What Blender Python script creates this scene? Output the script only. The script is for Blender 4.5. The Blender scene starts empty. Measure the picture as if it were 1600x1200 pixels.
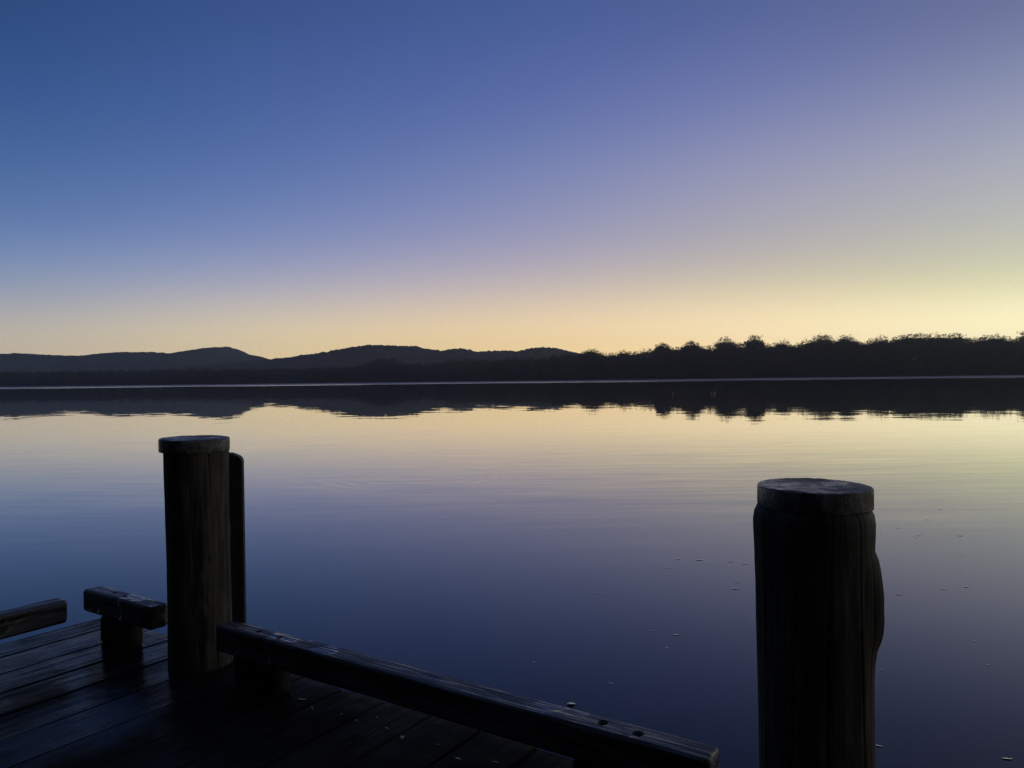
import bpy, bmesh, math, random
from mathutils import Vector, Matrix, noise
random.seed(7)
R = math.radians
sc = bpy.context.scene
COL = sc.collection

# ------------------------------------------------------------------ sizes (metres)
K = 1.1034
DECK = 0.90                      # deck top above the water
EYE = DECK + 1.6                 # camera height above the water
F = 1186.0                       # focal length in photo pixels (1600 wide)
PITCH, ROLL = R(0.41), R(0.73)
PHI = R(-33.5)                   # jetty frame: local x runs along the long rail, local y along the boards
f0 = Vector((0, math.cos(PITCH), -math.sin(PITCH)))
r0 = Vector((1, 0, 0)); u0 = r0.cross(f0)
CR = math.cos(ROLL)*r0 - math.sin(ROLL)*u0
CU = math.cos(ROLL)*u0 + math.sin(ROLL)*r0

def ray(px, py):
    return f0 + (px-800)/F*CR - (py-600)/F*CU
def on_z(px, py, z):
    d = ray(px, py); k = (z-EYE)/d.z
    return Vector((0, 0, EYE)) + d*k
def on_y(px, py, y):
    d = ray(px, py); return Vector((0, 0, EYE)) + d*(y/d.y)
def W(t, s, z=0.0):              # jetty frame -> world (z above deck)
    c, n = math.cos(PHI), math.sin(PHI)
    return Vector((t*c - s*n, t*n + s*c, DECK+z))

# ------------------------------------------------------------------ scene helpers
def link(o, parent=None):
    COL.objects.link(o)
    if parent: o.parent = parent
    return o
def mesh_obj(name, verts, faces, mat=None, parent=None, smooth=True):
    me = bpy.data.meshes.new(name)
    me.from_pydata([tuple(v) for v in verts], [], faces)
    if mat: me.materials.append(mat)
    if smooth:
        me.polygons.foreach_set('use_smooth', [True]*len(me.polygons))
    me.update()
    return link(bpy.data.objects.new(name, me), parent)
def empty(name, loc, rz=0):
    o = bpy.data.objects.new(name, None); o.location = loc; o.rotation_euler = (0, 0, rz)
    o.empty_display_size = .2
    return link(o)
def tag(o, label=None, cat=None, group=None, kind=None):
    if label: o['label'] = label
    if cat: o['category'] = cat
    if group: o['group'] = group
    if kind: o['kind'] = kind
    return o
def nz(x, y, z=0.0): return noise.noise(Vector((x, y, z)))
def fbm(x, y, z=0.0, o=4):
    a, s, k = 0, 1, 1
    for i in range(o):
        a += s*noise.noise(Vector((x*k, y*k, z*k+i*7.3))); s *= .5; k *= 2.03
    return a
def interp(tab, x):
    if x <= tab[0][0]: return tab[0][1]
    for (a, b), (c, d) in zip(tab, tab[1:]):
        if x <= c: return b + (d-b)*(x-a)/(c-a)
    return tab[-1][1]
def srgb(c):
    return tuple(((v/255)/12.92 if v/255 <= .04045 else ((v/255+.055)/1.055)**2.4) for v in c)

# ------------------------------------------------------------------ node helpers
class NT:
    def __init__(s, tree): s.t = tree; s.n = tree.nodes; s.l = tree.links
    def new(s, kind, **kw):
        nd = s.n.new(kind)
        for k, v in kw.items(): setattr(nd, k, v)
        return nd
    def put(s, sock, v):
        if isinstance(v, (int, float)): sock.default_value = v
        elif isinstance(v, (tuple, list)): sock.default_value = v
        else: s.l.new(v, sock)
    def math(s, op, a, b=None, c=None, clamp=False):
        nd = s.new('ShaderNodeMath', operation=op, use_clamp=clamp)
        for i, v in enumerate((a, b, c)):
            if v is not None: s.put(nd.inputs[i], v)
        return nd.outputs[0]
    def vmath(s, op, a, b=None):
        nd = s.new('ShaderNodeVectorMath', operation=op)
        s.put(nd.inputs[0], a)
        if b is not None: s.put(nd.inputs[1] if op != 'SCALE' else nd.inputs[3], b)
        return nd.outputs[1] if op in ('LENGTH', 'DOT_PRODUCT') else nd.outputs[0]
    def step(s, x, a, b, lo=0.0, hi=1.0):
        nd = s.new('ShaderNodeMapRange', interpolation_type='SMOOTHSTEP')
        for i, v in enumerate((x, a, b, lo, hi)): s.put(nd.inputs[i], v)
        return nd.outputs[0]
    def noise(s, vec, scale, detail=4, rough=.55):
        nd = s.new('ShaderNodeTexNoise'); s.put(nd.inputs['Vector'], vec)
        nd.inputs['Scale'].default_value = scale; nd.inputs['Detail'].default_value = detail
        nd.inputs['Roughness'].default_value = rough
        return nd.outputs[0]
    def mapping(s, vec, scale=(1, 1, 1), loc=(0, 0, 0), rot=(0, 0, 0)):
        nd = s.new('ShaderNodeMapping'); s.put(nd.inputs[0], vec)
        nd.inputs['Scale'].default_value = scale; nd.inputs['Location'].default_value = loc
        nd.inputs['Rotation'].default_value = rot
        return nd.outputs[0]
    def mix(s, fac, a, b):
        nd = s.new('ShaderNodeMix', data_type='RGBA')
        s.put(nd.inputs[0], fac); s.put(nd.inputs[6], a); s.put(nd.inputs[7], b)
        return nd.outputs[2]
    def ramp(s, fac, stops, mode='LINEAR'):
        nd = s.new('ShaderNodeValToRGB'); cr = nd.color_ramp; cr.interpolation = mode
        while len(cr.elements) < len(stops): cr.elements.new(1.0)
        for e, (p, c) in zip(cr.elements, stops):
            e.position = p; e.color = (c[0], c[1], c[2], 1)
        s.put(nd.inputs[0], fac)
        return nd.outputs[0]
    def bump(s, h, strength, dist, normal=None):
        nd = s.new('ShaderNodeBump'); nd.inputs['Strength'].default_value = strength
        nd.inputs['Distance'].default_value = dist; s.put(nd.inputs['Height'], h)
        if normal is not None: s.put(nd.inputs['Normal'], normal)
        return nd.outputs[0]
def material(name):
    m = bpy.data.materials.new(name); m.use_nodes = True
    nt = NT(m.node_tree); nt.n.clear()
    out = nt.new('ShaderNodeOutputMaterial')
    b = nt.new('ShaderNodeBsdfPrincipled')
    nt.l.new(b.outputs[0], out.inputs[0])
    return m, nt, b, out
def coords(nt, which='Object'):
    return nt.new('ShaderNodeTexCoord').outputs[which]

# ------------------------------------------------------------------ materials
def wood(name, dark, light, axis, rlo, rhi, bump=.6, fine=1.0, moss=0.0, spec=.5, along=2.2, wet=False):
    m, nt, b, out = material(name)
    co = coords(nt)
    st = [55*fine, 55*fine, 55*fine]; st[axis] = along
    g = nt.noise(nt.mapping(co, st), 1.0, 6, .65)
    st2 = [14, 14, 14]; st2[axis] = .9
    g2 = nt.noise(nt.mapping(co, st2), 1.0, 4)
    bl = nt.noise(co, 3.1, 4)
    f = nt.math('MULTIPLY_ADD', g, .55, nt.math('MULTIPLY', g2, .45))
    col = nt.mix(nt.step(f, .36, .66), dark+(1,), light+(1,))
    if moss: col = nt.mix(nt.math('MULTIPLY', nt.step(bl, .5, .68), moss), col, (.030, .036, .020, 1))
    nt.put(b.inputs['Base Color'], col)
    rr = nt.math('MULTIPLY_ADD', g, .5, nt.math('MULTIPLY', bl, .5))
    ro = nt.step(rr, .36, .62, rlo, rhi)
    if wet:                                        # standing water in shallow patches
        pz = nt.step(nt.noise(co, 4.2, 2), .56, .62)
        ro = nt.math('MULTIPLY', ro, nt.math('MULTIPLY_ADD', pz, -.85, 1.0))
        f = nt.math('MULTIPLY', f, nt.math('MULTIPLY_ADD', pz, -.8, 1.0))
    nt.put(b.inputs['Roughness'], ro)
    b.inputs['Specular IOR Level'].default_value = spec
    nt.put(b.inputs['Normal'], nt.bump(f, bump, .006))
    return m
m, nt, b, out = material('wet_planks'); M_plank = m
co = coords(nt)
g = nt.noise(nt.mapping(co, (60, 2.4, 60)), 1.0, 6, .65); g2 = nt.noise(nt.mapping(co, (16, 1.0, 16)), 1.0, 4)
f = nt.math('MULTIPLY_ADD', g, .55, nt.math('MULTIPLY', g2, .45))
sx_ = nt.new('ShaderNodeSeparateXYZ'); nt.l.new(co, sx_.inputs[0])
dry_ = nt.math('MULTIPLY_ADD', nt.noise(co, 1.3, 4), 1.6, nt.math('MULTIPLY', nt.math('ADD', sx_.outputs[0], 3.3), .42))
dry_ = nt.step(nt.math('MULTIPLY_ADD', g2, .35, dry_), .75, 1.35)      # boards to the right have drained and are mossy
nt.put(b.inputs['Base Color'], nt.mix(dry_, nt.mix(nt.step(f, .36, .66), (.005, .005, .005, 1), (.022, .020, .018, 1)),
                                      nt.mix(nt.step(f, .36, .66), (.006, .006, .004, 1), (.034, .032, .024, 1))))
nt.put(b.inputs['Roughness'], nt.math('MULTIPLY_ADD', dry_, .42, nt.step(g, .36, .62, .08, .30)))
nt.put(b.inputs['Specular IOR Level'], nt.math('MULTIPLY', nt.math('MULTIPLY_ADD', dry_, -.13, .18), nt.step(nt.noise(co, 2.3, 3), .36, .62, .12, .75)))
nt.put(b.inputs['Normal'], nt.bump(f, .4, .006))
M_beam = wood('weathered_beam', (.012, .011, .010), (.16, .15, .135), 0, .22, .60, 1.3, spec=.6, wet=True)
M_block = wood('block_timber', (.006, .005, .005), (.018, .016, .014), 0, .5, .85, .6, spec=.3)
M_post = wood('pile_timber', (.006, .006, .0045), (.135, .117, .088), 2, .55, .9, .5, .4, .5, .3, 4.5)
M_fender = wood('fender_timber', (.02, .02, .018), (.07, .066, .058), 2, .5, .85, .6, spec=.35)

m, nt, b, out = material('cap_surface'); M_cap = m
co = coords(nt)
a1 = nt.noise(nt.mapping(co, (26, 26, 26)), 1, 6, .7); a2 = nt.noise(co, 7, 3)
rad_ = nt.vmath('LENGTH', nt.vmath('MULTIPLY', co, (1, 1, 0)))
rg = nt.math('SINE', nt.math('MULTIPLY_ADD', rad_, 2*math.pi/.013, nt.math('MULTIPLY', a2, 5.0)))
gr = nt.math('MULTIPLY_ADD', rg, .06, a1)
nt.put(b.inputs['Base Color'], nt.mix(nt.step(gr, .40, .64), (.07, .066, .058, 1), (.27, .25, .21, 1)))
nt.put(b.inputs['Roughness'], nt.step(nt.math('MULTIPLY_ADD', a1, .4, nt.math('MULTIPLY', a2, .6)), .4, .6, .28, .7))
nt.put(b.inputs['Normal'], nt.bump(gr, .7, .008))

m, nt, b, out = material('tree_bark'); M_bark = m
nt.put(b.inputs['Base Color'], nt.mix(nt.noise(coords(nt), 1.5), (.05, .043, .036, 1), (.12, .105, .09, 1)))
b.inputs['Roughness'].default_value = .9

def leafmat(name, c1, c2, trans):
    m, nt, b, out = material(name)
    oi = nt.new('ShaderNodeObjectInfo').outputs['Random']
    n = nt.noise(coords(nt), .35, 3)
    col = nt.mix(nt.step(nt.math('MULTIPLY_ADD', oi, .35, n), .35, .95), c1+(1,), c2+(1,))
    nt.put(b.inputs['Base Color'], col); b.inputs['Roughness'].default_value = .6
    b.inputs['Specular IOR Level'].default_value = .3
    tr = nt.new('ShaderNodeBsdfTranslucent'); nt.put(tr.inputs[0], col)
    mx = nt.new('ShaderNodeMixShader'); mx.inputs[0].default_value = trans
    nt.l.new(b.outputs[0], mx.inputs[1]); nt.l.new(tr.outputs[0], mx.inputs[2])
    nt.l.new(mx.outputs[0], out.inputs[0])
    return m
M_leaf = leafmat('eucalypt_leaves', (.05, .056, .03), (.105, .11, .06), .5)
M_under = leafmat('undergrowth_leaves', (.04, .046, .028), (.08, .085, .045), .4)

m, nt, b, out = material('hill_forest'); M_hill = m
n = nt.noise(coords(nt), .035, 6, .7)
nt.put(b.inputs['Base Color'], nt.mix(nt.step(n, .35, .65), (.025, .034, .02, 1), (.07, .08, .045, 1)))
b.inputs['Roughness'].default_value = 1; b.inputs['Specular IOR Level'].default_value = 0
nt.put(b.inputs['Normal'], nt.bump(n, 1.0, 12))

m, nt, b, out = material('bank_earth'); M_land = m
nt.put(b.inputs['Base Color'], nt.mix(nt.noise(coords(nt), .2, 5), (.05, .045, .03, 1), (.11, .10, .06, 1)))
b.inputs['Roughness'].default_value = .95

def thin_leaf(nt, b, out):                       # wet, glossy, lets some light through
    b.inputs['Roughness'].default_value = .1; b.inputs['IOR'].default_value = 1.8; b.inputs['Coat IOR'].default_value = 1.6
    b.inputs['Coat Weight'].default_value = 1.0; b.inputs['Coat Roughness'].default_value = .05
    tr = nt.new('ShaderNodeBsdfTranslucent'); tr.inputs[0].default_value = (.85, .84, .8, 1)
    mx = nt.new('ShaderNodeMixShader'); mx.inputs[0].default_value = .15
    nt.l.new(b.outputs[0], mx.inputs[1]); nt.l.new(tr.outputs[0], mx.inputs[2]); nt.l.new(mx.outputs[0], out.inputs[0])
m, nt, b, out = material('pale_leaf'); M_pale = m
nt.put(b.inputs['Base Color'], nt.mix(nt.noise(coords(nt), 60, 3), (.84, .83, .80, 1), (.95, .94, .92, 1)))
thin_leaf(nt, b, out)
m, nt, b, out = material('dry_leaf'); M_dry = m
nt.put(b.inputs['Base Color'], nt.mix(nt.noise(coords(nt), 50, 3), (.10, .08, .05, 1), (.36, .32, .25, 1)))
thin_leaf(nt, b, out); b.inputs['Roughness'].default_value = .45; b.inputs['Coat Weight'].default_value = .25; b.inputs['IOR'].default_value = 1.45

# ---- water: smooth, mirror-like, with faint swell, rings and a wind-ruffled lane near the far bank
SH0, SHM = 659.0, -0.397         # shoreline: Y = SH0 + SHM*X
m, nt, b, out = material('lake_water'); M_water = m
pos = nt.new('ShaderNodeNewGeometry').outputs['Position']
sep = nt.new('ShaderNodeSeparateXYZ'); nt.l.new(pos, sep.inputs[0])
X, Y = sep.outputs[0], sep.outputs[1]
dist = nt.vmath('LENGTH', pos)
def swell(sx, sy, seed, detail=2):
    return nt.math('SUBTRACT', nt.noise(nt.mapping(pos, (sx, sy, 1), (seed, seed*1.7, seed)), 1.0, detail, .5), .5)
sy1 = swell(.09, .75, 3.0); sy2 = swell(.35, 2.6, 11.0); sy3 = swell(.02, .12, 21.0)
sx1 = swell(.3, .5, 31.0)
patch = nt.step(nt.noise(nt.mapping(pos, (.020, .05, 1), (5, 2, 0)), 1.0, 2), .38, .66, .25, 1.0)
mid = nt.step(dist, 9.0, 20.0, .12, 1.0)
right = nt.step(nt.math('DIVIDE', X, nt.math('MAXIMUM', Y, 1.0)), -.25, .35, .55, 1.25)
amp = nt.math('MULTIPLY', nt.math('MULTIPLY', mid, patch), right)
amp = nt.math('MULTIPLY', amp, nt.step(dist, 30.0, 60.0, 1.0, .22))
ny = nt.math('ADD', nt.math('MULTIPLY', sy1, .020), nt.math('MULTIPLY', sy2, .048))
ny = nt.math('MULTIPLY', ny, amp)
ny = nt.math('ADD', ny, nt.math('MULTIPLY', sy3, .002))
sy4 = swell(.45, .62, 51.0, 3)
ny = nt.math('ADD', ny, nt.math('MULTIPLY', nt.math('MULTIPLY', sy4, .011), nt.step(dist, 26.0, 46.0, .15, 1.0)))
nx = nt.math('MULTIPLY', nt.math('MULTIPLY', sx1, .008), amp)
# rings spreading from one spot
rc = on_z(640, 742, 0)
dv = nt.vmath('SUBTRACT', pos, (rc.x, rc.y, 0.0))
rr = nt.vmath('LENGTH', dv)
wob = nt.math('MULTIPLY', nt.noise(nt.mapping(pos, (.8, .8, 1)), 1.0, 1), .9)
ring = nt.math('SINE', nt.math('MULTIPLY', nt.math('ADD', rr, wob), 2*math.pi/.42))
win = nt.math('MULTIPLY', nt.step(rr, .9, 2.2), nt.step(rr, 2.6, 4.2, 1.0, 0.0))
ring = nt.math('MULTIPLY', nt.math('MULTIPLY', ring, nt.math('MULTIPLY', win, nt.step(nt.noise(nt.mapping(pos, (.35, .5, 1), (8, 3, 0)), 1.0, 2), .46, .66))), .0060)
rn = nt.vmath('SCALE', nt.vmath('NORMALIZE', dv), ring)
# ruffled lane
q = nt.math('DIVIDE', Y, nt.math('MULTIPLY_ADD', X, SHM, SH0))
ln = nt.noise(nt.mapping(pos, (.010, .06, 1), (1, 4, 0), (0, 0, math.atan(.397))), 1.0, 3)
edge = nt.math('MULTIPLY_ADD', nt.math('SUBTRACT', ln, .5), .22, q)
lane = nt.math('MULTIPLY', nt.step(edge, .56, .72), nt.step(q, .965, .995, 1.0, 0.0))
lane = nt.math('MULTIPLY', lane, nt.step(ln, .36, .60, .05, 1.0))
f1 = nt.math('SUBTRACT', nt.noise(nt.mapping(pos, (1.3, 2.1, 1)), 1.0, 2), .5)
f2 = nt.math('SUBTRACT', nt.noise(nt.mapping(pos, (1.3, 2.1, 1), (40, 9, 0)), 1.0, 2), .5)
ny = nt.math('ADD', ny, nt.math('MULTIPLY', nt.math('MULTIPLY', f1, lane), .65))
nx = nt.math('ADD', nx, nt.math('MULTIPLY', nt.math('MULTIPLY', f2, lane), .2))
cb = nt.new('ShaderNodeCombineXYZ'); nt.put(cb.inputs[0], nx); nt.put(cb.inputs[1], ny); cb.inputs[2].default_value = 1
nrm = nt.vmath('NORMALIZE', nt.vmath('ADD', cb.outputs[0], rn))
nt.put(b.inputs['Normal'], nrm)
b.inputs['Base Color'].default_value = (.0025, .004, .008, 1)
b.inputs['IOR'].default_value = 1.2
b.inputs['Coat Weight'].default_value = 1.0; b.inputs['Coat IOR'].default_value = 1.2; nt.put(b.inputs['Coat Normal'], nrm)
wrough = nt.math('MULTIPLY_ADD', lane, .25, .010)
nt.put(b.inputs['Roughness'], wrough); nt.put(b.inputs['Coat Roughness'], wrough)

# ------------------------------------------------------------------ setting: water, land, hills
gx = [-3900, -1500, -400, -100, -20, 20, 100, 400, 1500, 3900]
vs, fs = [], []
for y in [-900, -500, -200, -100, -20, 20, 100, 400, 1500, 3900]:
    for x in gx: vs.append((x, y, 0))
for j in range(9):
    for i in range(9):
        a = j*10+i; fs.append((a, a+1, a+11, a+10))
water = tag(mesh_obj('water', vs, fs, M_water, smooth=False), kind='structure')

def shore(x): return SH0 + SHM*x
vs, fs = [], []
xs = [-3200 + 20*i for i in range(321)]
prof = [(-6, -.5), (1.5, .12), (8, .5), (40, 1.0), (300, 1.6), (1000, 2.0), (2600, 3.0)]
for x in xs:
    wv = 3.5*fbm(x/60, .3) + 1.5*nz(x/11, 4)
    for d, z in prof:
        vs.append((x, shore(x)+(wv if d < 100 else 0)+d*1.076, z+(.15*nz(x/7, d) if d > 3 else 0)))
n = len(prof)
for i in range(len(xs)-1):
    for j in range(n-1):
        a = i*n+j; fs.append((a, a+n, a+n+1, a+1))
land = tag(mesh_obj('land', vs, fs, M_land), kind='structure')

def ridge(name, prof, ydist, depth, seed, x0, x1, step):
    vs, fs = [], []
    rows = 44
    nxs = int((x1-x0)/step)+1
    for i in range(nxs):
        px = x0+i*step
        top = on_y(px, interp(prof, px), ydist)
        for j in range(rows+1):
            v = j/rows                            # 0 foot in front, .72 crest, 1 behind
            y = ydist + depth*(v-.72)
            x = top.x*y/ydist if False else top.x
            k = math.sin(min(1, v/.72)*math.pi/2)**1.25 if v <= .72 else math.cos((v-.72)/.28*math.pi/2)*.8+.2
            h = max(4.0, top.z-4)
            spur = 1+.16*fbm(x/420+seed, y/420, seed, 3)*(1-abs(k))**.5
            z = 1.5 + h*k*spur
            z += 4.2*nz(x/21, y/21, seed)*min(1, k*3) + 4.0*nz(x/8.5, y/8.5, seed+5)*min(1, k*3)
            vs.append((x, y, z))
    w = rows+1
    for i in range(nxs-1):
        for j in range(rows):
            a = i*w+j; fs.append((a, a+w, a+w+1, a+1))
    return tag(mesh_obj(name, vs, fs, M_hill), kind='structure')
far_prof = [(-400, 566), (-200, 560), (0, 556), (40, 552), (75, 554), (150, 557), (200, 550), (250, 550), (275, 553),
            (310, 549), (340, 543), (358, 542), (372, 546), (386, 553), (404, 556), (422, 562), (450, 567), (560, 572), (900, 578)]
near_prof = [(300, 576), (390, 567), (430, 563), (450, 562), (480, 558), (503, 554), (530, 550.5), (560, 544.5), (587, 540), (618, 540.3),
             (655, 542), (678, 547), (695, 548.5), (722, 544.5), (749, 549.5), (786, 547), (810, 548.5), (830, 543.5),
             (847, 542), (867, 544.5), (894, 551), (950, 560), (1050, 567), (1300, 572), (2000, 575)]
ridge('hills', far_prof, 3900, 1500, 2.0, -380, 900, 1.3)
ridge('hills', near_prof, 2500, 1200, 9.0, 300, 1990, 1.6)

# ------------------------------------------------------------------ far-shore trees
def tube(vs, fs, pts, rad, n=7):
    base = len(vs)
    for i, (p, r) in enumerate(zip(pts, rad)):
        d = (pts[min(i+1, len(pts)-1)]-pts[max(i-1, 0)]).normalized()
        a = d.orthogonal().normalized(); c = d.cross(a)
        for k in range(n):
            t = 2*math.pi*k/n
            vs.append(p + (a*math.cos(t)+c*math.sin(t))*r)
    for i in range(len(pts)-1):
        for k in range(n):
            q0 = base+i*n+k; q1 = base+i*n+(k+1) % n
            fs.append((q0, q1, q1+n, q0+n))
def leaf_spray(vs, fs, c, rnd, size):
    d = Vector((rnd.gauss(0, 1), rnd.gauss(0, 1), rnd.gauss(-.1, .8))).normalized()
    e = d.orthogonal().normalized(); e = (Matrix.Rotation(rnd.uniform(0, 6.28), 3, d) @ e)
    l, w = size*rnd.uniform(.6, 1.3), size*rnd.uniform(.25, .5)
    b0 = len(vs)
    vs += [c-d*l*.5, c+e*w*.5, c+d*l*.5, c-e*w*.5]
    fs.append((b0, b0+1, b0+2, b0+3))
def make_tree(rnd, height, spread, style):
    """unit design: a eucalypt with forked limbs and separate leaf tufts"""
    tv, tf, cv, cf = [], [], [], []
    H = height
    lean = Vector((rnd.uniform(-.05, .05), rnd.uniform(-.05, .05), 0))*H
    fork = H*rnd.uniform(.36, .5)
    pts = [Vector((0, 0, -.6)), Vector((0, 0, .15*H))+lean*.2, Vector((0, 0, fork))+lean*.6]
    tube(tv, tf, pts, [H*.017, H*.013, H*.010])
    ends = []
    nl = rnd.randint(12, 16)
    for i in range(nl):
        a = 2*math.pi*i/nl + rnd.uniform(-.4, .4)
        rad = spread*rnd.uniform(.15, .95)
        top = H*(1-.03*style - .26*(rad/spread)**3*rnd.uniform(.5, 1.1)) - abs(rnd.gauss(0, .035))*H
        e = Vector((math.cos(a)*rad, math.sin(a)*rad, top-.06*H))+lean
        s = pts[2]-Vector((0, 0, rnd.uniform(0, .12)*H))
        mid_ = s.lerp(e, .55)+Vector((math.cos(a), math.sin(a), 0))*spread*.10
        tube(tv, tf, [s, mid_, e], [H*.007, H*.0045, H*.002], 5)
        ends.append((e, 1.0))
        for q in range(2):
            g = s.lerp(e, rnd.uniform(.45, .8)) + Vector((rnd.gauss(0, 1), rnd.gauss(0, 1), rnd.gauss(0, .5)))*spread*.28
            ends.append((g, .9))
    ends.append((Vector((0, 0, H*.93))+lean, 1.1))
    for e, k in ends:                              # inner foliage, carried on the limbs
        r = spread*rnd.uniform(.20, .36)*k
        for q in range(int(120*k)):
            v = Vector((rnd.gauss(0, .48), rnd.gauss(0, .48), rnd.gauss(0, .40)))
            c = e+Vector((v.x*r, v.y*r, v.z*r*.6-.05*H))
            c.z = min(c.z, H*.87-rnd.uniform(0, .1)*H)
            leaf_spray(cv, cf, c, rnd, H*.036)
    for q in range(95):                            # outer tufts: small airy clusters standing off the dome
        a = rnd.uniform(0, 6.28); rad = spread*1.02*rnd.random()**.5
        z = H*(.955 - .03*style - .30*(rad/spread)**2.5 + .035*nz(math.cos(a)*rad*.55, math.sin(a)*rad*.55, style*9)) + rnd.gauss(0, .032)*H
        e = Vector((math.cos(a)*rad, math.sin(a)*rad, min(z, H*.985)))+lean
        r = rnd.uniform(.55, 1.35)
        for p in range(int(17*r)+4):
            leaf_spray(cv, cf, e+Vector((rnd.gauss(0, .5)*r, rnd.gauss(0, .5)*r, rnd.gauss(0, .30)*r)), rnd, H*.024)
    for q in range(1500):                          # low skirt of foliage and saplings under the crown
        z = H*rnd.uniform(.02, .80); a = rnd.uniform(0, 6.28); rr_ = spread*rnd.uniform(.05, 1.0)*(1 if z < .6*H else .7)
        leaf_spray(cv, cf, Vector((math.cos(a)*rr_, math.sin(a)*rr_, z)), rnd, H*.045)
    return tv, tf, cv, cf
protos = []
for i in range(8):
    rnd = random.Random(100+i)
    H = 24.0
    tv, tf, cv, cf = make_tree(rnd, H, rnd.uniform(7.5, 10.0), rnd.uniform(0, 1))
    me_t = bpy.data.meshes.new('trunk'); me_t.from_pydata([tuple(v) for v in tv], [], tf); me_t.materials.append(M_bark)
    me_c = bpy.data.meshes.new('crown'); me_c.from_pydata([tuple(v) for v in cv], [], cf); me_c.materials.append(M_leaf)
    zt = sorted(v[2] for v in cv)[-12]
    protos.append((me_t, me_c, zt))
tree_top = [(-100, 579), (0, 578), (100, 577), (200, 576), (300, 574), (400, 573), (480, 572), (560, 569), (580, 562), (597, 558), (615, 559),
            (632, 566), (660, 566), (700, 562), (715, 556), (730, 560), (800, 557), (850, 556), (880, 552), (900, 549), (925, 545), (952, 552), (982, 544),
            (1009, 543), (1036, 535), (1060, 540), (1080, 531), (1104, 534), (1120, 538), (1134, 525), (1161, 532), (1178, 523), (1197, 537),
            (1220, 530), (1249, 534), (1266, 529), (1286, 521), (1300, 530), (1327, 522), (1350, 532), (1370, 524), (1397, 529),
            (1414, 521), (1462, 520), (1492, 521), (1507, 530), (1532, 521), (1566, 521), (1582, 525), (1605, 518), (1700, 520)]
GRP = 'trees along the far shore'
def place_tree(i, px, back, fac, label):
    me_t, me_c, zt = protos[i % len(protos)]
    d = ray(px, 590); k = d.x/d.y
    yb = (SH0+back*1.076)/(1-SHM*k)
    base = Vector((k*yb, yb, .45))
    top = on_y(px, interp(tree_top, px), yb).z
    h = max(6, (top-base.z)*fac)
    s = h/zt
    t = empty('shoreline_tree', base, random.uniform(0, 6.28))
    sw = min(s, 1.0)*random.uniform(.85, 1.15)
    t.scale = (max(sw, s*.8), max(sw, s*.8), s)
    tag(t, label, 'tree', GRP)
    link(bpy.data.objects.new('trunk', me_t), t); link(bpy.data.objects.new('crown', me_c), t)
    return t
peaks = {
    597: 'dark rounded tree rising above the wood in front of the broad middle hill',
    925: 'first feathery tree standing clear of the wood where the hills end',
    1036: 'bushy tree on the step where the skyline of the wood starts to climb',
    1080: 'feathery tree standing just left of the two sharp tall crowns in the wood',
    1134: 'left one of two sharp tall crowns side by side on the shoreline skyline',
    1178: 'right one of two sharp tall crowns side by side on the shoreline skyline',
    1286: 'tall pointed tree above and behind the capped top of the near thick pile',
    1327: 'tall tree just right of the pointed one above the near thick pile',
}
n = 0
for px, lab in peaks.items():
    place_tree(n*3+1, px, 7 if px > 700 else 10, 1.0, lab); n += 1
LAB_L = 'small dark tree merging into the even low wood at the foot of the hills'
LAB_R = 'dark feathery tree crowded into the taller wood right of the hills'
px = -45.0
while px < 1660:                                    # two staggered ranks of trees along the bank
    right_ = px > 890
    for back, f_lo, f_hi in ((5, .78, .94), (17, .88, 1.0)):
        p = px + random.uniform(-4, 4) + (6 if back > 10 else 0)
        place_tree(random.randrange(8), p, back+random.uniform(-2, 4), random.uniform(f_lo, f_hi)*(1.035 if right_ else 1), LAB_R if right_ else LAB_L)
    px += 11.0 if px < 890 else 16.5

uv, uf = [], []
rnd = random.Random(5)
x = -720.0
while x < 480:                                      # bushes and saplings under the trees
    yb = shore(x)
    for q in range(150 if x < 60 else 300 if x < 180 else 480):
        c = Vector((x+rnd.uniform(-3, 3), yb+rnd.uniform(3, 60), min(abs(rnd.gauss(0, 1))*(6.0 if x < 60 else 9.5), 12 if x < 60 else 17.5)+.2))
        leaf_spray(uv, uf, c, rnd, 2.1)
    x += 1.6
tag(mesh_obj('undergrowth', uv, uf, M_under, smooth=False), kind='stuff')

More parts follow.
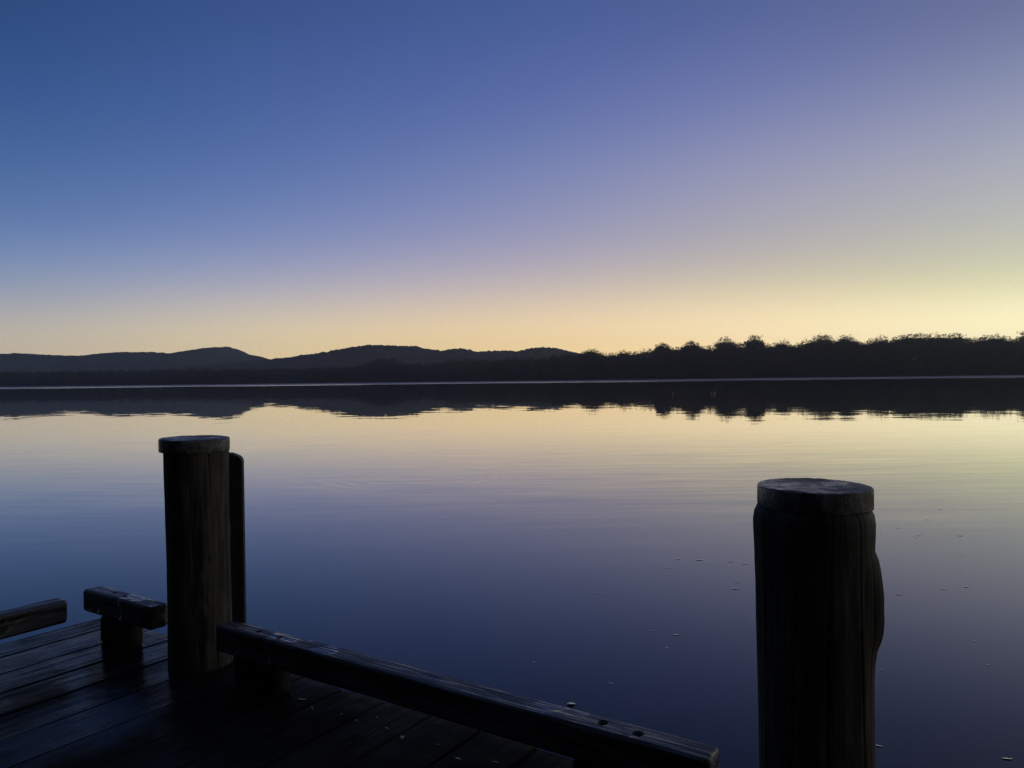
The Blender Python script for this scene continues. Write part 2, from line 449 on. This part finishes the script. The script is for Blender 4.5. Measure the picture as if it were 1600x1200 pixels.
# ------------------------------------------------------------------ timber shapes
def timber(name, L, wd, ht, mat, parent, loc, rz=0, res=.006, rough=.0016, holes=(), seed=0.0, ch=.008, side=20):
    """a sawn beam along local x, sitting on z=0, with worn grain, softened edges and bored holes"""
    per = []
    def run(a, b, k):
        for i in range(k): per.append((a[0]+(b[0]-a[0])*i/k, a[1]+(b[1]-a[1])*i/k))
    hw = wd/2
    run((-hw+ch, ht), (hw-ch, ht), side)
    run((hw-ch, ht), (hw, ht-ch), 3); run((hw, ht-ch), (hw, ch), side)
    run((hw, ch), (hw-ch, 0), 3); run((hw-ch, 0), (-hw+ch, 0), 6)
    run((-hw+ch, 0), (-hw, ch), 3); run((-hw, ch), (-hw, ht-ch), side); run((-hw, ht-ch), (-hw+ch, ht), 3)
    nx_ = max(8, int(L/res)); n = len(per)
    vs, fs = [], []
    for i in range(nx_+1):
        x = L*i/nx_
        e = min(x, L-x); sh = ch*max(0, 1-e/ch)**2 if e < ch else 0
        for (y, z) in per:
            yy = y*(1-sh/hw); zz = ht/2+(z-ht/2)*(1-2*sh/ht)
            g = rough*(1.2*noise.noise(Vector((x*2.2, y*160, z*160+seed))) + .9*noise.noise(Vector((x*6+9, y*420, z*420+seed))))
            g += .0018*noise.noise(Vector((x*1.3, y*9, z*9+seed)))
            g += -.004*max(0, noise.noise(Vector((x*7, y*25, z*25+seed+3)))-.35)
            yy += g*(y/hw); zz += g*(1 if z > ht-ch else 0)
            if z > ht-.002:
                for hx, hy, hr in holes:
                    if (x-hx)**2+(y-hy)**2 < hr*hr: zz -= .045
            vs.append((x+.0015*nz(y*90, z*90, seed)*(1 if i in (0, nx_) else 0), yy, zz))
    for i in range(nx_):
        for k in range(n):
            a = i*n+k; b_ = i*n+(k+1) % n
            fs.append((a, a+n, b_+n, b_))
    fs.append(tuple(range(n))); fs.append(tuple(range(nx_*n+n-1, nx_*n-1, -1)))
    o = mesh_obj(name, vs, fs, mat, parent)
    o.location = loc; o.rotation_euler = (0, 0, rz)
    return o

RS = 2.313*K                     # rail centre line (local y)
RW, RH = .106*K, .125*K
RB = .145*K                      # underside of rails above the deck
DE, DL = 2.525*K, -4.74*K         # deck front edge (y), deck left edge (x)

# ---- long rail between the piles
t0, t1 = -3.24*K, -.79*K
rail = tag(empty('kerb_rail', W(t0, RS, 0), PHI), 'long low timber rail with bolt holes, running between the two capped piles', 'rail', 'low timber rails on the jetty edge')
def along(px, py): 
    p = on_z(px, py, DECK+RB+RH); v = p-W(t0, RS, 0)
    return v.x*math.cos(PHI)+v.y*math.sin(PHI)
hl = [(along(935, 1135), 0.004, .019), (along(993, 1150), -.006, .019), (along(402, 988), .0, .015), (along(437, 996), 0.0, .015)]
timber('beam', t1-t0, RW, RH, M_beam, rail, (0, 0, RB), 0, .005, .0020, hl, 1.0, .010, 24)
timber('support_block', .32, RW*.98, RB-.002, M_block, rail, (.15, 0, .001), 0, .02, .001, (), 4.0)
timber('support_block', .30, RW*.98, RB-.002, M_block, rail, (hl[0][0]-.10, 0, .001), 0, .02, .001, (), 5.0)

# ---- short rail at the corner
c0, c1 = -4.475*K, -3.80*K
rail = tag(empty('kerb_rail', W(c0, RS, 0), PHI), 'short timber rail with a wet top, on one thick block at the jetty corner', 'rail', 'low timber rails on the jetty edge')
timber('beam', c1-c0, RW, RH, M_beam, rail, (0, 0, RB), 0, .005, .0016, [(.26, .005, .014), (.40, -.01, .012)], 12.0, .012, 24)
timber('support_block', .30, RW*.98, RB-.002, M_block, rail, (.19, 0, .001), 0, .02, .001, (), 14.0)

# ---- rail along the left edge
rail = tag(empty('kerb_rail', W(-4.383*K, 2.11*K, 0), PHI-math.pi/2), 'dark timber rail along the left jetty edge, stopping short of the corner', 'rail', 'low timber rails on the jetty edge')
timber('beam', 3.0, RW, RH, M_beam, rail, (0, 0, RB), 0, .01, .0016, (), 22.0, .014, 16)
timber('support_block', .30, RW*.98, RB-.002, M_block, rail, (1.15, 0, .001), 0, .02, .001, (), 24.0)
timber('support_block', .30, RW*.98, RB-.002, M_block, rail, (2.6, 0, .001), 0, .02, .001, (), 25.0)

# ------------------------------------------------------------------ deck
deck = tag(empty('jetty_deck', W(0, 0, 0), PHI), 'wet dark plank deck of the jetty with open seams between wide boards', 'jetty')
vs, fs = [], []
bw = .268*K
i0 = -12
rnd = random.Random(3)
for i in range(-12, 12):
    xl = -1.574*K + bw*i; xr = xl+bw
    if xr < DL+.05: continue
    xl = max(xl, DL)
    gap = rnd.uniform(.006, .010)
    a, b_ = xl+gap/2, xr-gap/2
    zo = rnd.uniform(-.002, .002); ti = rnd.uniform(-.003, .003); cup = rnd.uniform(-.003, .0035)
    end = DE + rnd.uniform(-.006, .008)
    cs = [(0, -.055), (0, -.006), (.001, -.002), (.004, 0)]
    w_ = b_-a
    prof_ = [(a+x_, z_) for x_, z_ in cs] + [(a+w_*f_, 0) for f_ in (.15, .3, .45, .6, .75, .87)] + [(b_-x_, z_) for x_, z_ in reversed(cs)]
    n = len(prof_); NY = 110; base = len(vs); y0 = -3.2
    for j in range(NY+1):
        y = y0+(end-y0)*j/NY
        for (x_, z_) in prof_:
            u = (x_-a)/w_-.5
            dz = zo + ti*u*2 + cup*(4*u*u-.5) + .003*nz(y*.7, i*3.1) + .0012*nz(y*5, x_*22)
            wx = .0022*nz(y*1.6, i*9.7+(0 if u < 0 else 4)) if abs(u) > .46 else 0
            de = .006*nz(x_*40, i) if j == NY else 0
            vs.append((x_+wx, y+de, z_+dz-(.003 if j == NY and z_ > -.004 else 0)))
    for j in range(NY):
        for k in range(n-1):
            q0 = base+j*n+k; fs.append((q0, q0+1, q0+n+1, q0+n))
    fs.append(tuple(base+NY*n+k for k in range(n))); fs.append(tuple(base+k for k in reversed(range(n))))
mesh_obj('planking', vs, fs, M_plank, deck, smooth=False)
timber('edge_beam', 9.0, .12, .20, M_block, deck, (DL+.06, DE-.16, -.262), 0, .05, .001, (), 31.0)
timber('edge_beam', 5.6, .12, .20, M_block, deck, (DL+.16, -3.1, -.262), math.pi/2, .05, .001, (), 33.0)

# ------------------------------------------------------------------ piles
def revolve(name, prof, mat, parent, seed, bump=None, n=96, cap=True, ridge_=.004):
    vs, fs = [], []
    for (z, cx, cy, r) in prof:
        for k in range(n):
            a = 2*math.pi*k/n
            rr = r*(1+.018*noise.noise(Vector((math.cos(a)*1.4, math.sin(a)*1.4, z*.8+seed))))
            rr += ridge_*.7*noise.noise(Vector((math.cos(a)*3.3, math.sin(a)*3.3, z*1.6+seed)))
            rr += ridge_*.45*noise.noise(Vector((math.cos(a)*13, math.sin(a)*13, z*3.3+seed)))
            if bump: rr += bump(a, z)
            vs.append((cx+rr*math.cos(a), cy+rr*math.sin(a), z))
    for j in range(len(prof)-1):
        for k in range(n):
            q0 = j*n+k; q1 = j*n+(k+1) % n
            fs.append((q0, q1, q1+n, q0+n))
    fs.append(tuple(reversed(range(n))))
    fs.append(tuple(range((len(prof)-1)*n, len(prof)*n)))
    return mesh_obj(name, vs, fs, mat, parent)
def cap_mesh(name, z, r, th, mat, parent, off, tilt, seed, lip=.006):
    vs, fs = [], []
    n = 96
    rings = [(r-.012, -.004), (r-.001, 0), (r, .004), (r+lip*.2, th*.5), (r, th-.005), (r-.002, th-.0015), (r-.007, th)]
    k_ = 14
    rings += [((r-.007)*(1-i/k_), th) for i in range(1, k_)]
    for ri, (rr, zz) in enumerate(rings):
        for k in range(n):
            a = 2*math.pi*k/n
            c, s = math.cos(a), math.sin(a)
            q = rr*(1+.012*noise.noise(Vector((c*1.5, s*1.5, seed))))+ (.0018*noise.noise(Vector((c*9, s*9, zz*20+seed))) if rr > r*.5 else 0)
            h = zz
            if ri >= 6:
                h += .0022*fbm(c*rr*14, s*rr*14, seed)+.0016*nz(c*rr*60, s*rr*60, seed)-.002*(1-rr/r)
            vs.append((q*c, q*s, h))
    for j in range(len(rings)-1):
        for k in range(n):
            q0 = j*n+k; q1 = j*n+(k+1) % n
            fs.append((q0, q1, q1+n, q0+n))
    b0 = len(rings)*n; vs.append((0, 0, th-.004))
    for k in range(n): fs.append(((len(rings)-1)*n+k, (len(rings)-1)*n+(k+1) % n, b0))
    o = mesh_obj(name, vs, fs, mat, parent)
    o.location = (off[0], off[1], z); o.rotation_euler = tilt
    return o
def zs(lo, hi, k): return [lo+(hi-lo)*i/k for i in range(k+1)]

# left pile: object at the water line under it
pl = W(-3.52*K, 2.38*K); pl.z = 0; pl.x -= .017
p1 = tag(empty('mooring_pile', pl), 'round timber pile with overhanging flat cap and a flat plank close behind it', 'pile', 'capped piles on the jetty edge')
topz = DECK+1.225
def rad1(z): return interp([(-2, .2), (DECK, .186), (DECK+.3, .1835), (DECK+.6, .181), (DECK+.85, .184), (topz, .1885)], z)
def off1(z): return interp([(-2, .012), (DECK, .006), (DECK+.55, .004), (DECK+.8, .0), (topz, 0)], z)
def bump1(a, z):                  # knots and drying splits
    r_ = 0
    for ka, kz, kr, kd in ((-1.75, DECK+.98, .035, .008), (-.9, DECK+.62, .03, .007), (-1.2, DECK+.33, .04, .008), (.1, DECK+.75, .05, .006), (3.0, DECK+.55, .06, .006)):
        d_ = math.hypot((a-ka if a-ka < math.pi else a-ka-2*math.pi)*.185, z-kz)/kr if abs(a-ka) < math.pi else math.hypot((a-ka-2*math.pi)*.185, z-kz)/kr
        if d_ < 3: r_ += kd*math.exp(-d_*d_*.8) - kd*1.6*math.exp(-d_*d_*9)
    for c_, w_, d_ in ((-.75, .014, .007), (-1.45, .012, .006), (-2.2, .015, .006)):
        dd = a-c_-.10*math.sin(z*2.3+c_)
        if dd > math.pi: dd -= 2*math.pi
        r_ -= d_*math.exp(-(dd/w_)**2)*max(0, nz(z*1.1, c_*5)+.5)
    return r_
revolve('post', [(z, off1(z), 0, rad1(z)*.928) for z in zs(-2, topz, 260)], M_post, p1, 3.0, bump1, 220)
cap_mesh('cap', topz-.012, .1885, .072, M_cap, p1, (-.011, 0), (R(.6), R(.9), 0), 5.0)

pr = W(-.475*K, 2.30*K); pr.z = 0; pr.x -= .015
p2 = tag(empty('mooring_pile', pr), 'thick round timber pile with rough wet cap and a bulge down one side', 'pile', 'capped piles on the jetty edge')
topz2 = DECK+1.19
vr = math.atan2(-pr.x, pr.y)      # direction pointing to the right as seen from the deck
def rad2(z):
    return interp([(-2, .20), (DECK+.3, .1815), (DECK+.6, .184), (DECK+.9, .1865), (DECK+1.05, .190), (DECK+1.13, .194), (DECK+1.165, .189), (topz2, .176)], z)
def bump2(a, z):
    da = math.atan2(math.sin(a-vr+.05), math.cos(a-vr+.05))
    g = interp([(DECK+.66, 0), (DECK+.71, .003), (DECK+.755, .010), (DECK+.79, .0225), (DECK+.82, .0275), (DECK+.92, .0265), (DECK+1.0, .016), (DECK+1.03, .010), (DECK+1.045, 0)], z)
    r_ = g*(math.exp(-(da/.40)**4)+.10*nz(a*9, z*7, 2.0)*min(1, g*60))
    for q, (c_, w_, d_) in enumerate(((-.66, .016, .010), (-.30, .012, .006), (-1.25, .014, .007), (-1.9, .018, .008), (-2.6, .014, .006))):   # drying cracks
        dd = math.atan2(math.sin(a-vr-c_-.12*math.sin(z*2+q)), math.cos(a-vr-c_-.12*math.sin(z*2+q)))
        r_ -= d_*math.exp(-(dd/w_)**2)*(.5+.5*min(1, max(0, (DECK+1.15-z)*3)))
    return r_
revolve('post', [(z, 0, 0, rad2(z)*.935) for z in zs(-2, topz2, 150)], M_post, p2, 8.0, bump2, 300, ridge_=.003)
cap_mesh('cap', topz2-.004, .1715, .064, M_cap, p2, (.004, 0), (R(.5), R(.4), 0), 9.0, .002)

# flat plank standing behind the left pile
L_ = DECK+1.8
fx = on_y(381, 800, 4.1*K).x
wv, wf = [], []
top = DECK+1.6-(707-597)/F*4.1*K
pts2 = [(-.22, 0), (.0, 0)]
outl = [(-.24, -1.8), (0, -1.8), (0, top-.045), (-.012, top-.024), (-.058, top-.002), (-.075, top), (-.24, top-.004)]
n = len(outl)
bm = bmesh.new()
fr = [bm.verts.new((x_, -.045, z_)) for x_, z_ in outl]; bk = [bm.verts.new((x_, .045, z_)) for x_, z_ in outl]
bm.faces.new(fr); bm.faces.new(list(reversed(bk)))
for i in range(n): bm.faces.new((fr[(i+1) % n], fr[i], bk[i], bk[(i+1) % n]))
bmesh.ops.recalc_face_normals(bm, faces=bm.faces)
bmesh.ops.bevel(bm, geom=list(bm.edges), offset=.005, segments=2, affect='EDGES')
me = bpy.data.meshes.new('fender_plank'); bm.to_mesh(me); bm.free(); me.materials.append(M_fender)
fo = link(bpy.data.objects.new('fender_plank', me))
fo.location = (fx, 4.1*K, 0); fo.rotation_euler = (0, 0, R(12))
tag(fo, 'tall flat dark plank with clipped top corner standing behind the flat-capped pile', 'fender')

# ------------------------------------------------------------------ leaves and scraps
def curl_leaf(seed, L=.06, wd=.02, curl=.5, fork=False):
    rnd = random.Random(seed)
    vs, fs = [], []
    NX, NY = 14, 6
    bend = rnd.uniform(.6, 1.3)*curl
    for side in (0, 1):
        for i in range(NX+1):
            u = i/NX
            w_ = wd*(math.sin(math.pi*min(1, u*1.02+.01))**.7)*(1-.35*u)
            for j in range(NY+1):
                v = j/NY*2-1
                x = (u-.5)*L; y = v*w_*.5 + .25*L*bend*(u-.5)**2
                z = L*(.42 if fork else .10+.12*max(0, curl-1))*bend*(.25-(u-.5)**2) - abs(v)**1.6*w_*.025 + w_*.025 + .0005*nz(u*4, v*2, seed)
                if fork and u < .25: y += (.012 if v > 0 else -.012)*(1-u/.25)
                vs.append((x, y, z+.001-(.0008 if side else 0)))
    w = NY+1; off = (NX+1)*w
    for i in range(NX):
        for j in range(NY):
            a = i*w+j
            fs.append((a, a+w, a+w+1, a+1)); fs.append((off+a, off+a+1, off+a+w+1, off+a+w))
    me = bpy.data.meshes.new('leaf'); me.from_pydata(vs, [], fs)
    me.polygons.foreach_set('use_smooth', [True]*len(me.polygons))
    return me
pale = []
for i in range(5):
    me = curl_leaf(40+i, .06, .024, .55); me.materials.append(M_pale); pale.append(me)
dry = []
for i in range(4):
    me = curl_leaf(70+i, .05, (.016, .009, .022, .012)[i], (.6, 2.6, 1.6, 3.4)[i], i == 2); me.materials.append(M_dry); dry.append(me)
me_scrap = curl_leaf(91, .065, .046, 1.5, True); me_scrap.materials.append(M_pale)

def put(name, me, p, rz, s, label, cat, group=None, tilt=None):
    if tilt is None: tilt = -math.degrees(math.atan2(EYE-p.z, p.y))*.5+3.2
    o = link(bpy.data.objects.new(name, me)); o.location = p; o.rotation_euler = (R(tilt), 0, rz); o.scale = (s, s, s)
    return tag(o, label, cat, group)
put('floating_scrap', me_scrap, on_z(893, 1101, 0)+Vector((0, 0, .004)), R(-8), 1.05,
    'curled white scrap with a forked end, floating just beyond the long rail', 'scrap')
put('floating_leaf', pale[0], on_z(1374, 1166, 0)+Vector((0, 0, .003)), R(-25), .85,
    'pale curved leaf floating right against the foot of the near thick pile', 'leaf', 'leaves floating on the water')
put('floating_leaf', pale[1], on_z(1574, 1186, 0)+Vector((0, 0, .003)), R(-12), 1.1,
    'pale curved leaf floating alone in the bottom right corner of the water', 'leaf', 'leaves floating on the water')
put('floating_leaf', pale[2], on_z(1405, 929, 0)+Vector((0, 0, .003)), R(5), 1.35,
    'largest pale fleck on the water right of the bulge of the near thick pile', 'leaf', 'leaves floating on the water')
put('floating_leaf', pale[3], on_z(1149, 920, 0)+Vector((0, 0, .003)), R(2), 1.5,
    'longest pale fleck just left of the near thick pile, below a smaller fleck', 'leaf', 'leaves floating on the water')
small_l = [(1059, 874, 7), (1093, 875, 9), (1142, 878, 6), (1163, 881, 7), (1152, 910, 6), (1175, 967, 4), (1016, 986, 4), (1056, 992, 8),
           (1042, 1012, 4), (1046, 888, 4), (1109, 882, 3), (930, 926, 5), (947, 929, 5), (834, 1035, 5), (955, 1068, 5)]
small_r = [(1470, 796, 5), (1449, 812, 4), (1403, 825, 5), (1376, 834, 3), (1431, 840, 4), (1436, 837, 5), (1501, 837, 8), (1475, 921, 6),
           (1510, 917, 8), (1523, 1002, 4), (1502, 1024, 4), (1377, 1046, 3), (1543, 1039, 4)]
for lst, lab in ((small_l, 'tiny pale fleck on still water between the long rail and the bulging pile'),
                 (small_r, 'tiny pale fleck on open water right of the bulging thick pile')):
    for i, (px, py, w_) in enumerate(lst):
        p = on_z(px, py, 0)
        put('floating_leaf', pale[i % 5], p+Vector((0, 0, .002)), random.uniform(-.3, .3), max(.5, 1.45*w_*p.y/F/.06),
            lab, 'leaf', 'leaves floating on the water')
for i, (px, py) in enumerate([(472, 1094), (487, 1109), (535, 1117), (556, 1130), (589, 1122), (604, 1141), (628, 1155), (683, 1166), (716, 1187), (773, 1194)]):
    put('fallen_leaf', dry[i % 4], on_z(px, py, DECK)+Vector((0, 0, .004)), random.uniform(-2.2, 2.2), random.uniform(.4, .95),
        'small curled dry leaf lying on the wet boards below the long rail', 'leaf', 'leaves fallen on the jetty boards')

# ------------------------------------------------------------------ air: thin mist by the far bank, faint haze overall
def volume_mat(name, col, dens, g):
    m = bpy.data.materials.new(name); m.use_nodes = True
    nt = NT(m.node_tree); nt.n.clear()
    out = nt.new('ShaderNodeOutputMaterial'); v = nt.new('ShaderNodeVolumePrincipled')
    v.inputs['Color'].default_value = col+(1,); v.inputs['Density'].default_value = dens; v.inputs['Anisotropy'].default_value = g
    nt.l.new(v.outputs[0], out.inputs['Volume'])
    return m
def boxmesh(name, x0, x1, y0, y1, z0, z1, mat):
    v = [(x, y, z) for z in (z0, z1) for y in (y0, y1) for x in (x0, x1)]
    f = [(0, 2, 3, 1), (4, 5, 7, 6), (0, 1, 5, 4), (2, 6, 7, 3), (0, 4, 6, 2), (1, 3, 7, 5)]
    return mesh_obj(name, v, f, mat, smooth=False)
mv = []
for x in (-800, 520):
    for yq, z in ((.70, .02), (.70, .3), (.88, .6), (.998, .6), (.998, .02)):
        mv.append((x, shore(x)*yq, z))
tag(mesh_obj('mist', mv, [(0, 1, 2, 3, 4), (9, 8, 7, 6, 5)]+[(i, i+5, (i+1) % 5+5, (i+1) % 5) for i in range(5)],
             volume_mat('low_mist', (.95, .96, 1.0), 0.016, .3), smooth=False), kind='stuff')
mv = []
for x in (-900, 700):                                # a shallow layer of morning air over the lake
    for y, z in ((-60, .03), (-60, 34), (shore(x)+110, 34), (shore(x)+110, .03)):
        mv.append((x, y, z))
tag(mesh_obj('mist', mv, [(0, 1, 2, 3), (7, 6, 5, 4)]+[(i, i+4, (i+1) % 4+4, (i+1) % 4) for i in range(4)],
             volume_mat('lake_air', (.93, .95, 1.0), 1.1e-4, .75), smooth=False), kind='stuff')
HAZE = 6.0e-5
tag(boxmesh('haze', -4000, 4000, -1000, 4750, -3.5, 240, volume_mat('air_haze', (.86, .92, 1.0), HAZE, .68)), kind='stuff')

# ------------------------------------------------------------------ sky
world = bpy.data.worlds.new('World'); sc.world = world; world.use_nodes = True
nt = NT(world.node_tree); nt.n.clear()
gen = nt.new('ShaderNodeTexCoord').outputs['Generated']
dirv = nt.vmath('NORMALIZE', gen)
sp = nt.new('ShaderNodeSeparateXYZ'); nt.l.new(dirv, sp.inputs[0])
el = nt.math('ARCSINE', sp.outputs[2])
u = nt.math('DIVIDE', nt.math('MAXIMUM', el, 0.0), R(60), clamp=True)
u = nt.math('POWER', u, .5)
az = nt.math('ARCTAN2', sp.outputs[0], sp.outputs[1])
# dawn colours over the lake: columns of the sky by bearing, each a table (photo row -> colour) turned into elevations
cols = {
    0: [(10, (41, 71, 122)), (125, (51, 84, 140)), (220, (65, 97, 151)), (280, (76, 108, 160)), (350, (92, 122, 172)), (400, (115, 139, 180)),
        (450, (141, 154, 177)), (480, (162, 165, 173)), (520, (188, 180, 167)), (550, (205, 188, 166))],
    400: [(10, (55, 82, 138)), (125, (67, 95, 154)), (187, (74, 102, 160)), (250, (83, 111, 168)), (300, (96, 122, 176)), (350, (113, 134, 184)), (400, (138, 150, 188)),
          (440, (164, 167, 187)), (460, (180, 177, 185)), (490, (203, 192, 177)), (520, (220, 203, 168)), (555, (230, 208, 160))],
    800: [(10, (67, 92, 149)), (125, (83, 103, 165)), (187, (94, 112, 170)), (250, (111, 127, 178)), (300, (127, 137, 182)), (350, (144, 147, 186)), (400, (166, 162, 187)),
          (430, (186, 176, 184)), (460, (207, 189, 178)), (490, (226, 203, 172)), (520, (241, 211, 162)), (550, (248, 214, 150))],
    1200: [(10, (82, 98, 152)), (100, (104, 116, 168)), (187, (127, 134, 178)), (250, (149, 150, 182)), (300, (160, 160, 182)), (350, (172, 170, 179)), (400, (190, 181, 173)),
           (440, (210, 198, 171)), (470, (236, 218, 178)), (500, (254, 231, 184)), (530, (263, 236, 182)), (560, (266, 235, 174))],
    1600: [(10, (103, 112, 151)), (100, (128, 137, 170)), (187, (152, 157, 182)), (250, (169, 172, 184)), (300, (179, 181, 184)), (350, (189, 191, 181)), (400, (202, 203, 177)),
           (440, (221, 220, 177)), (470, (246, 238, 192)), (500, (264, 254, 205)), (530, (270, 257, 207)), (560, (270, 254, 200))],
}
A = nt.math('MULTIPLY', nt.math('TANGENT', nt.math('MINIMUM', nt.math('MAXIMUM', az, R(-50)), R(50))), F/400)
A = nt.math('MINIMUM', nt.math('MAXIMUM', A, -2.49), 2.49)
def stops(px, tab, gain=1.0):
    k = (px-800)/F; hy = 591.5+.01275*(800-px); t = []
    for y, c in reversed(tab):
        t.append((math.degrees(math.atan((hy-y)/F/math.sqrt(1+k*k))), srgb(c)))
    e1, c1 = t[-1]
    t += [(36, tuple(v*.80 for v in c1)), (60, tuple(v*.66 for v in c1))]
    N = 30; out = []
    for i in range(N):
        v = i/(N-1); e = 60*v*v
        g = .5*gain*interp([(0, 1.20), (3, 1.17), (6, 1.09), (10, 1.03), (25, 1.0)], e)   # half values; the background node doubles them
        out.append((v, tuple(interp([(a, b[q]) for a, b in t], e)*g for q in range(3))))
    return out
front = None
for idx, px, gn in ((-3, 0, .97), (-2, 0, 1), (-1, 400, 1), (0, 800, 1), (1, 1200, 1), (2, 1600, 1), (3, 1600, 1.15)):
    rp = nt.ramp(u, stops(px, cols[px], gn), 'B_SPLINE')
    t_ = nt.math('ABSOLUTE', nt.math('SUBTRACT', A, float(idx)))
    inner = nt.math('SUBTRACT', .75, nt.math('MULTIPLY', t_, t_))
    o15 = nt.math('MAXIMUM', nt.math('SUBTRACT', 1.5, t_), 0.0)
    outer = nt.math('MULTIPLY', nt.math('MULTIPLY', o15, o15), .5)
    far_ = nt.math('GREATER_THAN', t_, .5)
    w_ = nt.math('ADD', nt.math('MULTIPLY', inner, nt.math('SUBTRACT', 1.0, far_)), nt.math('MULTIPLY', outer, far_))
    part_ = nt.vmath('SCALE', rp, w_)
    front = part_ if front is None else nt.vmath('ADD', front, part_)
front = nt.vmath('MAXIMUM', front, (0.0, 0.0, 0.0))
# the dim half of the sky, away from the dawn
sky = nt.new('ShaderNodeTexSky', sky_type='NISHITA')
sky.sun_disc = False; sky.sun_elevation = R(-4.0); sky.sun_rotation = R(48); sky.air_density = 1.2; sky.ozone_density = 3.0
back = nt.vmath('ADD', nt.vmath('SCALE', sky.outputs[0], .025), (.002, .0027, .0047))
bw_ = nt.math('MAXIMUM', nt.step(az, R(85), R(150)), nt.step(nt.math('MULTIPLY', az, -1.0), R(40), R(95)))
bw_ = nt.math('MULTIPLY', bw_, nt.step(el, R(45), R(88), 1.0, 0.0))
col = nt.mix(bw_, front, back)
col = nt.mix(nt.step(el, R(-3), R(-.3), 1.0, 0.0), col, (.003, .0035, .004, 1))
bg = nt.new('ShaderNodeBackground'); nt.put(bg.inputs[0], col); bg.inputs[1].default_value = 2.0      # the ramps above hold half values
wo = nt.new('ShaderNodeOutputWorld'); nt.l.new(bg.outputs[0], wo.inputs[0])
world.cycles.sampling_method = 'MANUAL'; world.cycles.sample_map_resolution = 512

# ------------------------------------------------------------------ camera and render
cam = bpy.data.cameras.new('camera'); co_ = link(bpy.data.objects.new('camera', cam))
cam.sensor_fit = 'HORIZONTAL'; cam.sensor_width = 36; cam.lens = 36*F/1600
cam.clip_start = .05; cam.clip_end = 20000
mtx = Matrix((CR, CU, -f0)).transposed().to_4x4(); mtx.translation = (0, 0, EYE)
co_.matrix_world = mtx
sc.camera = co_
vs_ = sc.view_settings
sc.display_settings.display_device = 'sRGB'
vs_.view_transform = 'Standard'; vs_.look = 'None'; vs_.exposure = 0; vs_.gamma = 1; vs_.use_curve_mapping = False
cy = sc.cycles
cy.max_bounces = 6; cy.diffuse_bounces = 4; cy.glossy_bounces = 4; cy.transmission_bounces = 3; cy.volume_bounces = 0
cy.use_denoising = True
try: cy.denoising_prefilter = 'NONE'
except Exception: pass
try: cy.denoiser = 'OPENIMAGEDENOISE'
except Exception: pass
